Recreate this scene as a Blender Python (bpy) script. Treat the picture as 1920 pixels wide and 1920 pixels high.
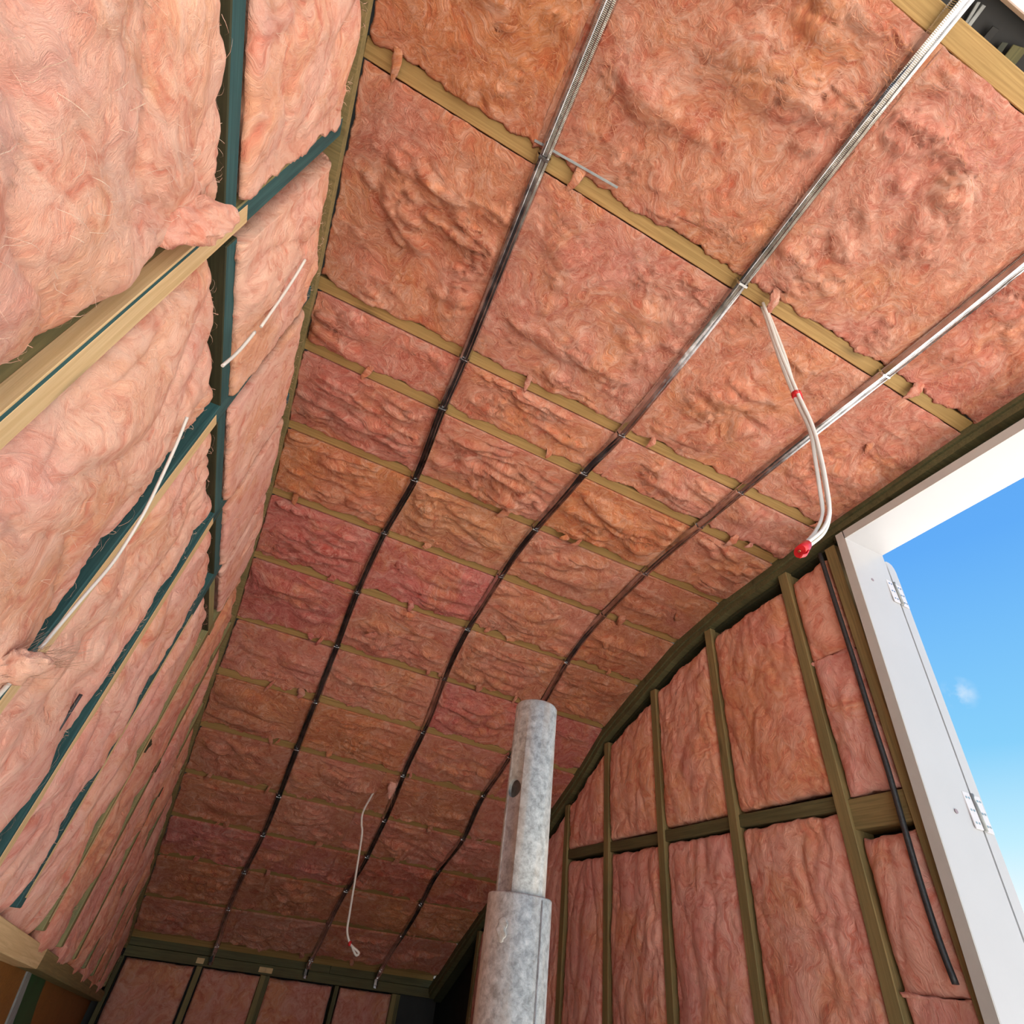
import bpy, bmesh, math, random
import numpy as np
from mathutils import Vector, Matrix

for o in list(bpy.data.objects):
    bpy.data.objects.remove(o)
scene = bpy.context.scene
COL = scene.collection
random.seed(7)

# ------------------------------------------------------------------ camera
FPX = 995.99
EUL = (2.293957, -0.117647, -0.435144)
cd = bpy.data.cameras.new('camera')
cam = bpy.data.objects.new('camera', cd)
COL.objects.link(cam)
cam.rotation_euler = EUL
cd.sensor_width = 36.0
cd.sensor_fit = 'HORIZONTAL'
cd.lens = FPX / 1920 * 36.0
cd.clip_start = 0.02
scene.camera = cam
scene.cycles.max_bounces = 12
scene.cycles.diffuse_bounces = 8

# ------------------------------------------------------------------ sky, sun, exposure
w = bpy.data.worlds.new('world')
scene.world = w
w.use_nodes = True
nt = w.node_tree
nt.nodes.clear()
out = nt.nodes.new('ShaderNodeOutputWorld')
bg = nt.nodes.new('ShaderNodeBackground')
tc = nt.nodes.new('ShaderNodeTexCoord')
sep = nt.nodes.new('ShaderNodeSeparateXYZ')
ramp = nt.nodes.new('ShaderNodeValToRGB')
nt.links.new(tc.outputs['Generated'], sep.inputs[0])
nt.links.new(sep.outputs['Z'], ramp.inputs[0])
els = ramp.color_ramp.elements
stops = [(0.0, (0.95, 1.0, 1.0)), (0.13, (0.88, 0.98, 1.0)), (0.20, (0.56, 0.87, 1.0)),
         (0.31, (0.25, 0.64, 0.97)), (0.55, (0.125, 0.42, 0.94)), (1.0, (0.08, 0.28, 0.78))]
els[0].position, els[0].color = stops[0][0], (*stops[0][1], 1)
els[1].position, els[1].color = stops[-1][0], (*stops[-1][1], 1)
for pos, c in stops[1:-1]:
    e = els.new(pos)
    e.color = (*c, 1)
# thin scattered cloud wisps over the whole sky
cn = nt.nodes.new('ShaderNodeTexNoise')
cn.inputs['Scale'].default_value = 5.2
cn.inputs['Detail'].default_value = 7
cn.inputs['Roughness'].default_value = 0.62
cmap = nt.nodes.new('ShaderNodeMapping')
cmap.inputs['Scale'].default_value = (1, 1, 2.0)
cmap.inputs['Location'].default_value = (0.0, 0.0, 0.0)
cr = nt.nodes.new('ShaderNodeValToRGB')
cr.color_ramp.elements[0].position = 0.70
cr.color_ramp.elements[0].color = (0, 0, 0, 1)
cr.color_ramp.elements[1].position = 0.86
cr.color_ramp.elements[1].color = (0.6, 0.6, 0.6, 1)
mx = nt.nodes.new('ShaderNodeMix')
mx.data_type = 'RGBA'
mx.inputs[7].default_value = (0.95, 0.97, 1, 1)
nt.links.new(tc.outputs['Generated'], cmap.inputs[0])
nt.links.new(cmap.outputs[0], cn.inputs['Vector'])
nt.links.new(cn.outputs['Fac'], cr.inputs[0])
# one small wisp low over the door side
dv = nt.nodes.new('ShaderNodeVectorMath'); dv.operation = 'DISTANCE'
wd_ = (cam.rotation_euler.to_matrix() @ Vector(((1800 - 960) / FPX, -(1300 - 960) / FPX, -1.0))).normalized()
nt.links.new(tc.outputs['Generated'], dv.inputs[0]); dv.inputs[1].default_value = wd_
mr = nt.nodes.new('ShaderNodeMapRange')
mr.inputs[1].default_value, mr.inputs[2].default_value, mr.inputs[3].default_value, mr.inputs[4].default_value = 0.024, 0.0, 0.0, 0.40
nt.links.new(dv.outputs['Value'], mr.inputs[0])
wn_ = nt.nodes.new('ShaderNodeTexNoise'); wn_.inputs['Scale'].default_value = 42; wn_.inputs['Detail'].default_value = 5
nt.links.new(tc.outputs['Generated'], wn_.inputs['Vector'])
wr_ = nt.nodes.new('ShaderNodeMapRange')
wr_.inputs[1].default_value, wr_.inputs[2].default_value, wr_.inputs[3].default_value, wr_.inputs[4].default_value = 0.42, 0.68, 0.0, 1.9
nt.links.new(wn_.outputs['Fac'], wr_.inputs[0])
ml_ = nt.nodes.new('ShaderNodeMath'); ml_.operation = 'MULTIPLY'
nt.links.new(mr.outputs[0], ml_.inputs[0]); nt.links.new(wr_.outputs[0], ml_.inputs[1])
mm_ = nt.nodes.new('ShaderNodeMath'); mm_.operation = 'MAXIMUM'
nt.links.new(ml_.outputs[0], mm_.inputs[0]); nt.links.new(cr.outputs[0], mm_.inputs[1])
nt.links.new(mm_.outputs[0], mx.inputs[0])
nt.links.new(ramp.outputs[0], mx.inputs[6])
nt.links.new(mx.outputs[2], bg.inputs[0])
bg.inputs[1].default_value = 1.0
nt.links.new(bg.outputs[0], out.inputs[0])

sd = bpy.data.lights.new('sun', 'SUN')
sd.energy = 16.5
sd.angle = math.radians(1.0)
sd.color = (1.0, 0.93, 0.82)
sun = bpy.data.objects.new('sun', sd)
COL.objects.link(sun)
sun.rotation_euler = Vector((0.55, 0.12, 0.83)).to_track_quat('Z', 'Y').to_euler()

vs = scene.view_settings
vs.view_transform = 'Standard'
vs.look = 'None'
vs.exposure = 0.0
vs.gamma = 1.0
vs.use_curve_mapping = False

# ------------------------------------------------------------------ measuring helpers
RM = cam.rotation_euler.to_matrix()
def ray(px, py):
    return RM @ Vector(((px - 960) / FPX, -(py - 960) / FPX, -1.0))
def onx(X, px, py):
    d = ray(px, py); return d * (X / d.x)
def ony(Y, px, py):
    d = ray(px, py); return d * (Y / d.y)
def onz(Z, px, py):
    d = ray(px, py); return d * (Z / d.z)

XL, XR, YF, ZF = -0.41, 1.768, 5.29, -1.6
JOIST = [(-0.150, 1.628, -0.130, 1.605),
         (0.453, 1.644, 0.507, 1.603), (1.094, 1.612, 1.11, 1.58), (1.316, 1.572, 1.37, 1.565),
         (1.697, 1.543, 1.73, 1.538), (2.061, 1.472, 2.097, 1.475), (2.411, 1.344, 2.446, 1.354),
         (2.821, 1.211, 2.814, 1.207), (3.111, 1.019, 3.131, 1.008), (3.452, 0.84, 3.461, 0.839),
         (3.792, 0.67, 3.781, 0.653), (4.13, 0.497, 4.136, 0.49), (4.465, 0.328, 4.445, 0.334),
         (4.82, 0.132, 4.798, 0.158), (5.173, -0.047, 5.153, -0.042)]
BX = [[.070, .084, .112, .114, .129, .106, .097, .109, .118, .125, .131, .134, .12, .118, .139],
      [.722, .752, .753, .729, .707, .696, .69, .716, .742, .758, .784, .80, .785, .785, .795],
      [1.345, 1.341, 1.319, 1.307, 1.299, 1.288, 1.284, 1.312, 1.298, 1.287, 1.315, 1.292, 1.316, 1.319, 1.318]]
NJ = len(JOIST)
def jp(i, x):
    """far bottom edge of joist i at x"""
    a = (x - XL) / (XR - XL)
    yl, zl, yr, zr = JOIST[i]
    return np.stack([x + 0 * a, yl + (yr - yl) * a, zl + (zr - zl) * a], -1)
jy = np.array([(j[0] + j[2]) / 2 for j in JOIST])
jz = np.array([(j[1] + j[3]) / 2 for j in JOIST])
def zc(y):
    return float(np.interp(y, jy, jz)) if y < jy[-1] else float(jz[-1] - (y - jy[-1]) * 0.53)
def tang(y):
    d = 0.15
    t = Vector((0, 2 * d, zc(y + d) - zc(y - d)))
    return t.normalized()

# ------------------------------------------------------------------ noise (2-D gradient noise)
_rng = np.random.default_rng(3)
_ang = _rng.uniform(0, 2 * math.pi, 4096)
_gx, _gy = np.cos(_ang), np.sin(_ang)
def _h(ix, iy):
    h = (ix.astype(np.int64) * 374761393 + iy.astype(np.int64) * 668265263) & 0xffffffff
    h = ((h ^ (h >> 13)) * 1274126177) & 0xffffffff
    return ((h ^ (h >> 16)) & 4095).astype(np.int64)
def pn(u, v):
    iu, iv = np.floor(u), np.floor(v)
    fu, fv = u - iu, v - iv
    su = fu * fu * fu * (fu * (fu * 6 - 15) + 10)
    sv = fv * fv * fv * (fv * (fv * 6 - 15) + 10)
    def g(a, b):
        k = _h(iu + a, iv + b)
        return _gx[k] * (fu - a) + _gy[k] * (fv - b)
    n0 = g(0, 0) * (1 - su) + g(1, 0) * su
    n1 = g(0, 1) * (1 - su) + g(1, 1) * su
    return (n0 * (1 - sv) + n1 * sv) * 1.4

# ------------------------------------------------------------------ materials
def nodes(name):
    m = bpy.data.materials.new(name)
    m.use_nodes = True
    n = m.node_tree
    b = n.nodes['Principled BSDF']
    return m, n, b
def N(n, t, **kw):
    x = n.nodes.new(t)
    for k, v in kw.items():
        if k in x.inputs:
            x.inputs[k].default_value = v
        else:
            setattr(x, k, v)
    return x
def mixc(n, fac, a, b, mode='MIX'):
    x = n.nodes.new('ShaderNodeMix')
    x.data_type = 'RGBA'
    x.blend_type = mode
    for s, v in ((0, fac), (6, a), (7, b)):
        if hasattr(v, 'links'):
            n.links.new(v, x.inputs[s])
        elif v is not None:
            x.inputs[s].default_value = v if s == 0 else (*v[:3], 1)
    return x.outputs[2]
def rampf(n, src, lo, hi, a=0.0, b=1.0):
    x = n.nodes.new('ShaderNodeMapRange')
    x.inputs[1].default_value, x.inputs[2].default_value = lo, hi
    x.inputs[3].default_value, x.inputs[4].default_value = a, b
    n.links.new(src, x.inputs[0])
    return x.outputs[0]

def wool_material(name='glass_wool', st=(1.0, 2.6, 2.6), k=1.0):
    m, n, b = nodes(name)
    L = n.links.new
    tc = N(n, 'ShaderNodeTexCoord')
    oi = N(n, 'ShaderNodeObjectInfo')
    vm = N(n, 'ShaderNodeVectorMath', operation='SCALE')
    cb = N(n, 'ShaderNodeCombineXYZ')
    for i in range(3):
        L(oi.outputs['Random'], cb.inputs[i])
    L(cb.outputs[0], vm.inputs[0]); vm.inputs['Scale'].default_value = 37.0
    pos = N(n, 'ShaderNodeVectorMath', operation='ADD')
    L(tc.outputs['Object'], pos.inputs[0]); L(vm.outputs[0], pos.inputs[1])
    # swirl the coordinates so the fibres curl
    wn = N(n, 'ShaderNodeTexNoise', Scale=5.0, Detail=3.0)
    L(pos.outputs[0], wn.inputs['Vector'])
    ws = N(n, 'ShaderNodeVectorMath', operation='SUBTRACT')
    L(wn.outputs['Color'], ws.inputs[0]); ws.inputs[1].default_value = (.5, .5, .5)
    wsc = N(n, 'ShaderNodeVectorMath', operation='SCALE')
    L(ws.outputs[0], wsc.inputs[0]); wsc.inputs['Scale'].default_value = 0.30
    wp = N(n, 'ShaderNodeVectorMath', operation='ADD')
    L(pos.outputs[0], wp.inputs[0]); L(wsc.outputs[0], wp.inputs[1])
    big = N(n, 'ShaderNodeTexNoise', Scale=4.5, Detail=4.0, Roughness=0.6)
    L(wp.outputs[0], big.inputs['Vector'])
    med = N(n, 'ShaderNodeTexNoise', Scale=14.0, Detail=5.0, Roughness=0.65, Distortion=1.2)
    L(wp.outputs[0], med.inputs['Vector'])
    mp = N(n, 'ShaderNodeMapping')
    mp.inputs['Scale'].default_value = st
    L(wp.outputs[0], mp.inputs[0])
    fib = N(n, 'ShaderNodeTexNoise', Scale=26.0, Detail=6.0, Roughness=0.68, Distortion=1.3)
    L(mp.outputs[0], fib.inputs['Vector'])
    fine = N(n, 'ShaderNodeTexNoise', Scale=190.0, Detail=4.0, Roughness=0.7, Distortion=1.5)
    L(mp.outputs[0], fine.inputs['Vector'])
    base = oi.outputs['Color']
    # paler fibre on the bump tops, denser wool plus painted crease shade in hollows
    pale = mixc(n, 0.55, base, (0.97, 0.66, 0.52))
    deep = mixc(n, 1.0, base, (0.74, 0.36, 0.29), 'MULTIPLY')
    orange = mixc(n, 0.55, base, (0.82, 0.33, 0.12))
    rosy = mixc(n, 0.40, base, (0.80, 0.27, 0.26))
    hue = N(n, 'ShaderNodeTexNoise', Scale=3.1, Detail=3.0)
    sh = N(n, 'ShaderNodeVectorMath', operation='ADD'); sh.inputs[1].default_value = (5.3, 8.1, 2.2)
    L(wp.outputs[0], sh.inputs[0]); L(sh.outputs[0], hue.inputs['Vector'])
    c = mixc(n, rampf(n, big.outputs['Fac'], 0.44, 0.62), base, orange)
    c = mixc(n, rampf(n, hue.outputs['Fac'], 0.50, 0.66, 0, 1.2 - .5 * k), c, rosy)
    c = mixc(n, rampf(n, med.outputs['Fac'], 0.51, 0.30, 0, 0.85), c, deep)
    c = mixc(n, rampf(n, med.outputs['Fac'], 0.52, 0.70, 0, 0.45 + .35 * k), c, pale)
    c = mixc(n, rampf(n, fib.outputs['Fac'], 0.50, 0.72, 0, 0.75 * k), c, pale)
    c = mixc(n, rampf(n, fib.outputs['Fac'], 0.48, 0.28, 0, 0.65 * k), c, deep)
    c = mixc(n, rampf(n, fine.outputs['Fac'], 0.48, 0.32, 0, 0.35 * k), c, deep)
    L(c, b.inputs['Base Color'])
    b.inputs['Roughness'].default_value = 0.95
    b.inputs['Specular IOR Level'].default_value = 0.08
    b.inputs['Sheen Weight'].default_value = 0.12
    ad = N(n, 'ShaderNodeMath', operation='MULTIPLY_ADD')
    L(fine.outputs['Fac'], ad.inputs[0]); ad.inputs[1].default_value = 0.28
    L(fib.outputs['Fac'], ad.inputs[2])
    ad2 = N(n, 'ShaderNodeMath', operation='MULTIPLY_ADD')
    L(med.outputs['Fac'], ad2.inputs[0]); ad2.inputs[1].default_value = 1.1
    L(ad.outputs[0], ad2.inputs[2])
    bp = N(n, 'ShaderNodeBump', Strength=0.45 + 0.4 * k, Distance=0.016)
    L(ad2.outputs[0], bp.inputs['Height'])
    L(bp.outputs[0], b.inputs['Normal'])
    return m

def wood_material(name, c0, c1, rough=0.7, stain=None, streak=1.0):
    m, n, b = nodes(name)
    L = n.links.new
    tc = N(n, 'ShaderNodeTexCoord')
    oi = N(n, 'ShaderNodeObjectInfo')
    ad = N(n, 'ShaderNodeVectorMath', operation='ADD')
    cb = N(n, 'ShaderNodeCombineXYZ')
    mu = N(n, 'ShaderNodeMath', operation='MULTIPLY'); mu.inputs[1].default_value = 53.0
    L(oi.outputs['Random'], mu.inputs[0])
    for i in range(3):
        L(mu.outputs[0], cb.inputs[i])
    L(tc.outputs['Object'], ad.inputs[0]); L(cb.outputs[0], ad.inputs[1])
    mp = N(n, 'ShaderNodeMapping'); mp.inputs['Scale'].default_value = (1.6, 55, 55)
    L(ad.outputs[0], mp.inputs[0])
    g = N(n, 'ShaderNodeTexNoise', Scale=2.2, Detail=5.0, Roughness=0.6, Distortion=0.9)
    L(mp.outputs[0], g.inputs['Vector'])
    mp2 = N(n, 'ShaderNodeMapping'); mp2.inputs['Scale'].default_value = (2.5, 7, 7)
    L(ad.outputs[0], mp2.inputs[0])
    g2 = N(n, 'ShaderNodeTexNoise', Scale=1.6, Detail=3.0)
    L(mp2.outputs[0], g2.inputs['Vector'])
    c = mixc(n, rampf(n, g.outputs['Fac'], 0.36, 0.66), c0, c1)
    c = mixc(n, rampf(n, g2.outputs['Fac'], 0.40, 0.72, 0, 0.55), c, stain or tuple(x * 0.62 for x in c0))
    # a few round knots
    mp3 = N(n, 'ShaderNodeMapping'); mp3.inputs['Scale'].default_value = (2.1, 9, 9)
    L(ad.outputs[0], mp3.inputs[0])
    vo = N(n, 'ShaderNodeTexVoronoi', Scale=1.0)
    L(mp3.outputs[0], vo.inputs['Vector'])
    c = mixc(n, rampf(n, vo.outputs['Distance'], 0.13, 0.04, 0, 0.7), c, tuple(x * 0.3 for x in c0))
    L(c, b.inputs['Base Color'])
    b.inputs['Roughness'].default_value = rough
    b.inputs['Specular IOR Level'].default_value = 0.25
    bp = N(n, 'ShaderNodeBump', Strength=0.25, Distance=0.002)
    L(g.outputs['Fac'], bp.inputs['Height']); L(bp.outputs[0], b.inputs['Normal'])
    return m

def plain(name, col, rough=0.5, metal=0.0, spec=0.5, noise=0.0, scale=30.0, bump=0.0):
    m, n, b = nodes(name)
    b.inputs['Roughness'].default_value = rough
    b.inputs['Metallic'].default_value = metal
    b.inputs['Specular IOR Level'].default_value = spec
    tc = N(n, 'ShaderNodeTexCoord')
    t = N(n, 'ShaderNodeTexNoise', Scale=scale, Detail=5.0, Roughness=0.6)
    n.links.new(tc.outputs['Object'], t.inputs['Vector'])
    lo = tuple(max(0, c * (1 - noise)) for c in col)
    hi = tuple(min(1, c * (1 + noise)) for c in col)
    n.links.new(mixc(n, rampf(n, t.outputs['Fac'], 0.3, 0.7), lo, hi), b.inputs['Base Color'])
    if bump:
        bp = N(n, 'ShaderNodeBump', Strength=bump, Distance=0.002)
        n.links.new(t.outputs['Fac'], bp.inputs['Height']); n.links.new(bp.outputs[0], b.inputs['Normal'])
    return m

def galv_material():
    m, n, b = nodes('galvanised_steel_tube')
    L = n.links.new
    tc = N(n, 'ShaderNodeTexCoord')
    sp = N(n, 'ShaderNodeTexNoise', Scale=130.0, Detail=6.0, Roughness=0.75, Distortion=0.25)
    L(tc.outputs['Object'], sp.inputs['Vector'])
    mp = N(n, 'ShaderNodeMapping'); mp.inputs['Scale'].default_value = (60, 60, 5)
    L(tc.outputs['Object'], mp.inputs[0])
    st = N(n, 'ShaderNodeTexNoise', Scale=1.2, Detail=4.0)
    L(mp.outputs[0], st.inputs['Vector'])
    c = mixc(n, rampf(n, sp.outputs['Fac'], 0.35, 0.7), (0.24, 0.23, 0.21), (0.60, 0.59, 0.56))
    c = mixc(n, rampf(n, st.outputs['Fac'], 0.5, 0.75, 0, 0.6), c, (0.52, 0.42, 0.33))
    L(c, b.inputs['Base Color'])
    b.inputs['Metallic'].default_value = 0.5
    L(rampf(n, sp.outputs['Fac'], 0.3, 0.7, 0.46, 0.66), b.inputs['Roughness'])
    bp = N(n, 'ShaderNodeBump', Strength=0.35, Distance=0.0015)
    L(sp.outputs['Fac'], bp.inputs['Height']); L(bp.outputs[0], b.inputs['Normal'])
    return m

def batten_material():
    m, n, b = nodes('galvanised_ceiling_batten')
    L = n.links.new
    tc = N(n, 'ShaderNodeTexCoord')
    sp = N(n, 'ShaderNodeTexNoise', Scale=22.0, Detail=3.0)
    L(tc.outputs['Object'], sp.inputs['Vector'])
    L(mixc(n, rampf(n, sp.outputs['Fac'], 0.35, 0.7), (0.42, 0.42, 0.43), (0.66, 0.66, 0.67)), b.inputs['Base Color'])
    b.inputs['Metallic'].default_value = 1.0
    L(rampf(n, sp.outputs['Fac'], 0.3, 0.7, 0.10, 0.22), b.inputs['Roughness'])
    # knurled strip rolled into the face
    wv = N(n, 'ShaderNodeTexWave', Scale=95.0, Distortion=0.3, bands_direction='Y')
    L(tc.outputs['Object'], wv.inputs['Vector'])
    bp0 = N(n, 'ShaderNodeBump', Strength=0.45, Distance=0.004)
    L(sp.outputs['Fac'], bp0.inputs['Height'])
    bp = N(n, 'ShaderNodeBump', Strength=0.14, Distance=0.001)
    L(bp0.outputs[0], bp.inputs['Normal'])
    L(wv.outputs['Fac'], bp.inputs['Height']); L(bp.outputs[0], b.inputs['Normal'])
    return m

M = dict(
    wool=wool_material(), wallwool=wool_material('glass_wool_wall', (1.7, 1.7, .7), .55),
    joist=wood_material('treated_pine_yellow', (0.42, 0.265, 0.10), (0.28, 0.165, 0.058), stain=(0.31, 0.21, 0.075)),
    stud=wood_material('treated_pine_olive', (0.30, 0.225, 0.095), (0.19, 0.145, 0.062), stain=(0.15, 0.145, 0.065)),
    plate=wood_material('treated_pine_green', (0.15, 0.135, 0.06), (0.085, 0.085, 0.04), stain=(0.08, 0.06, 0.028)),
    teal=wood_material('teal_dyed_pine', (0.045, 0.125, 0.125), (0.022, 0.072, 0.078), stain=(0.02, 0.06, 0.06)),
    side=wood_material('olive_sawn_side', (0.36, 0.30, 0.13), (0.22, 0.20, 0.09), stain=(0.10, 0.17, 0.11)),
    pale=wood_material('planed_pale_pine', (0.76, 0.56, 0.31), (0.60, 0.41, 0.20), stain=(0.66, 0.46, 0.23)),
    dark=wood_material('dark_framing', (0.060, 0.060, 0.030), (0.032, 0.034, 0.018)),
    ply=wood_material('orange_plywood', (0.34, 0.145, 0.035), (0.22, 0.085, 0.02), rough=0.6),
    wrap=plain('black_building_wrap', (0.007, 0.007, 0.007), 0.6, noise=0.5, scale=12, bump=0.5),
    sheath=plain('dark_sheathing', (0.045, 0.05, 0.035), 0.8, noise=0.4, scale=9),
    white=plain('white_painted_timber', (0.46, 0.46, 0.475), 0.38, noise=0.02, scale=6),
    primer=plain('grey_primed_edge', (0.50, 0.50, 0.47), 0.5, noise=0.04, scale=20),
    steel=plain('zinc_clip', (0.62, 0.62, 0.62), 0.22, metal=1.0, noise=0.2, scale=60),
    hinge=plain('white_powdercoat_hinge', (0.62, 0.60, 0.62), 0.35, noise=0.03),
    cable=plain('white_pvc_cable', (0.70, 0.68, 0.63), 0.45, noise=0.03),
    red=plain('red_tape', (0.60, 0.015, 0.02), 0.35, noise=0.15, scale=120),
    black=plain('black_cable_sheath', (0.03, 0.032, 0.035), 0.4, noise=0.4, scale=140, bump=0.4),
    green=plain('green_membrane', (0.004, 0.075, 0.025), 0.5, noise=0.3, scale=8),
    grey=plain('grey_edge_trim', (0.28, 0.30, 0.30), 0.5, noise=0.2, scale=40),
    copper=plain('copper_core', (0.75, 0.35, 0.18), 0.3, metal=1.0),
    screw=plain('screw_plug', (0.28, 0.22, 0.24), 0.5),
    floor=plain('flooring_sheet', (0.27, 0.22, 0.16), 0.8, noise=0.12, scale=5),
    ground=plain('pale_concrete', (0.74, 0.71, 0.66), 0.9, noise=0.1, scale=2),  # unseen ground outside, made extra pale to bounce more sunlight indoors
    soffit=plain('pale_pink_primed_board', (0.72, 0.60, 0.56), 0.5, noise=0.03, scale=5),
    galv=galv_material(), batten=batten_material())

# ------------------------------------------------------------------ object helpers
def tag(o, label=None, cat=None, group=None, kind=None):
    if label: o['label'] = label
    if cat: o['category'] = cat
    if group: o['group'] = group
    if kind: o['kind'] = kind
    return o
def empty(name, loc=(0, 0, 0), parent=None):
    o = bpy.data.objects.new(name, None)
    o.empty_display_size = 0.05
    COL.objects.link(o)
    o.location = loc
    if parent: o.parent = parent
    return o
def link(name, me, mat, parent=None):
    o = bpy.data.objects.new(name, me)
    COL.objects.link(o)
    for m in (mat if isinstance(mat, (list, tuple)) else [mat]):
        me.materials.append(m)
    if parent:
        o.parent = parent
        o.matrix_parent_inverse = Matrix.Translation(parent.location).inverted()
    return o
def np_mesh(name, verts, quads, smooth=True, ngon=None):
    me = bpy.data.meshes.new(name)
    me.vertices.add(len(verts))
    me.vertices.foreach_set('co', np.asarray(verts, np.float32).ravel())
    nq = len(quads)
    loops = np.asarray(quads, np.int32).ravel()
    starts = np.arange(nq, dtype=np.int32) * 4
    tot = np.full(nq, 4, np.int32)
    if ngon is not None:
        starts = np.append(starts, len(loops)).astype(np.int32)
        tot = np.append(tot, len(ngon)).astype(np.int32)
        loops = np.append(loops, np.asarray(ngon, np.int32)).astype(np.int32)
    me.loops.add(len(loops))
    me.loops.foreach_set('vertex_index', loops)
    me.polygons.add(len(starts))
    me.polygons.foreach_set('loop_start', starts)
    me.polygons.foreach_set('loop_total', tot)
    me.update(calc_edges=True)
    if smooth:
        me.polygons.foreach_set('use_smooth', np.ones(len(me.polygons), bool))
    return me

def beam(name, p0, p1, out_dir, width, depth, mat, parent=None, bev=0.002, side=0.0, mats=None):
    """straight timber: front-face centre line p0-p1, front faces out_dir, body goes back by depth"""
    p0, p1 = Vector(p0), Vector(p1)
    X = (p1 - p0); L = X.length; X.normalize()
    Z = Vector(out_dir); Z = (Z - X * Z.dot(X)).normalized()
    Y = Z.cross(X)
    bm = bmesh.new()
    bmesh.ops.create_cube(bm, size=1.0)
    for v in bm.verts:
        v.co = Vector(((v.co.x + .5) * L, v.co.y * width + side, (v.co.z - .5) * depth))
    bmesh.ops.bevel(bm, geom=list(bm.edges), offset=bev, segments=1, affect='EDGES')
    if mats:
        for f in bm.faces:
            f.material_index = 0 if f.normal.z > 0.9 else 1
    me = bpy.data.meshes.new(name)
    bm.to_mesh(me); bm.free()
    o = bpy.data.objects.new(name, me)
    COL.objects.link(o)
    for m in (mats or [mat]): me.materials.append(m)
    mw = Matrix.Translation(p0) @ Matrix((X, Y, Z)).transposed().to_4x4()
    if parent:
        o.parent = parent
        mw = Matrix.Translation(parent.location).inverted() @ mw
    o.matrix_basis = mw
    return o

def sweep(name, path, frames, prof, mat, parent=None, closed=True, smooth=False, caps=True):
    """prof: list of (a,b) per path point or one list; frames: list of (A,B) axes"""
    path = [Vector(p) for p in path]
    bm = bmesh.new()
    rings = []
    for i, p in enumerate(path):
        A, B = frames[i]
        pr = prof[i] if isinstance(prof[0][0], (list, tuple)) else prof
        rings.append([bm.verts.new(p + A * a + B * b) for a, b in pr])
    n = len(rings[0])
    for i in range(len(rings) - 1):
        for k in range(n if closed else n - 1):
            k2 = (k + 1) % n
            f = bm.faces.new((rings[i][k], rings[i][k2], rings[i + 1][k2], rings[i + 1][k]))
            f.smooth = smooth
    if closed and caps:
        bm.faces.new(rings[0][::-1]); bm.faces.new(rings[-1])
    bmesh.ops.recalc_face_normals(bm, faces=list(bm.faces))
    me = bpy.data.meshes.new(name)
    bm.to_mesh(me); bm.free()
    return link(name, me, mat, parent)

def catmull(pts, n=6):
    pts = [Vector(p) for p in pts]
    P = [pts[0] * 2 - pts[1]] + pts + [pts[-1] * 2 - pts[-2]]
    r = []
    for i in range(1, len(P) - 2):
        for k in range(n):
            t = k / n
            a, b, c, d = P[i - 1], P[i], P[i + 1], P[i + 2]
            r.append(0.5 * ((2 * b) + (c - a) * t + (2 * a - 5 * b + 4 * c - d) * t * t + (3 * b - a - 3 * c + d) * t ** 3))
    r.append(pts[-1])
    return r
def tube(name, pts, r, mat, parent=None, seg=8, n=6, flat=1.0, smooth_path=True):
    path = catmull(pts, n) if smooth_path else [Vector(p) for p in pts]
    fr = []
    up = Vector((0.31, 0.17, 0.93))
    for i, p in enumerate(path):
        t = (path[min(i + 1, len(path) - 1)] - path[max(i - 1, 0)]).normalized()
        A = t.cross(up).normalized()
        fr.append((A, t.cross(A)))
    prof = [(r * math.cos(a), r * flat * math.sin(a)) for a in [2 * math.pi * k / seg for k in range(seg)]]
    return sweep(name, path, fr, prof, mat, parent, smooth=True)
def box(name, c, s, mat, parent=None, bev=0.0015, rot=None):
    bm = bmesh.new()
    bmesh.ops.create_cube(bm, size=1.0)
    for v in bm.verts:
        v.co = Vector((v.co.x * s[0], v.co.y * s[1], v.co.z * s[2]))
    if bev: bmesh.ops.bevel(bm, geom=list(bm.edges), offset=bev, segments=2, affect='EDGES')
    R = rot.to_matrix().to_4x4() if rot else Matrix.Identity(4)
    bm.transform(Matrix.Translation(Vector(c)) @ R)
    me = bpy.data.meshes.new(name)
    bm.to_mesh(me); bm.free()
    return link(name, me, mat, parent)

# ------------------------------------------------------------------ the setting
def prism(name, poly, axis, t0, t1, mat, parent=None):
    """poly in the two other axes, extruded along axis from t0 to t1"""
    bm = bmesh.new()
    def mk(t):
        r = []
        for a, b in poly:
            r.append(bm.verts.new({'x': (t, a, b), 'y': (a, t, b), 'z': (a, b, t)}[axis]))
        return r
    A, B = mk(t0), mk(t1)
    bm.faces.new(A); bm.faces.new(B[::-1])
    for k in range(len(A)):
        k2 = (k + 1) % len(A)
        bm.faces.new((A[k], B[k], B[k2], A[k2]))
    bmesh.ops.recalc_face_normals(bm, faces=list(bm.faces))
    me = bpy.data.meshes.new(name)
    bm.to_mesh(me); bm.free()
    return link(name, me, mat, parent)

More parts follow.
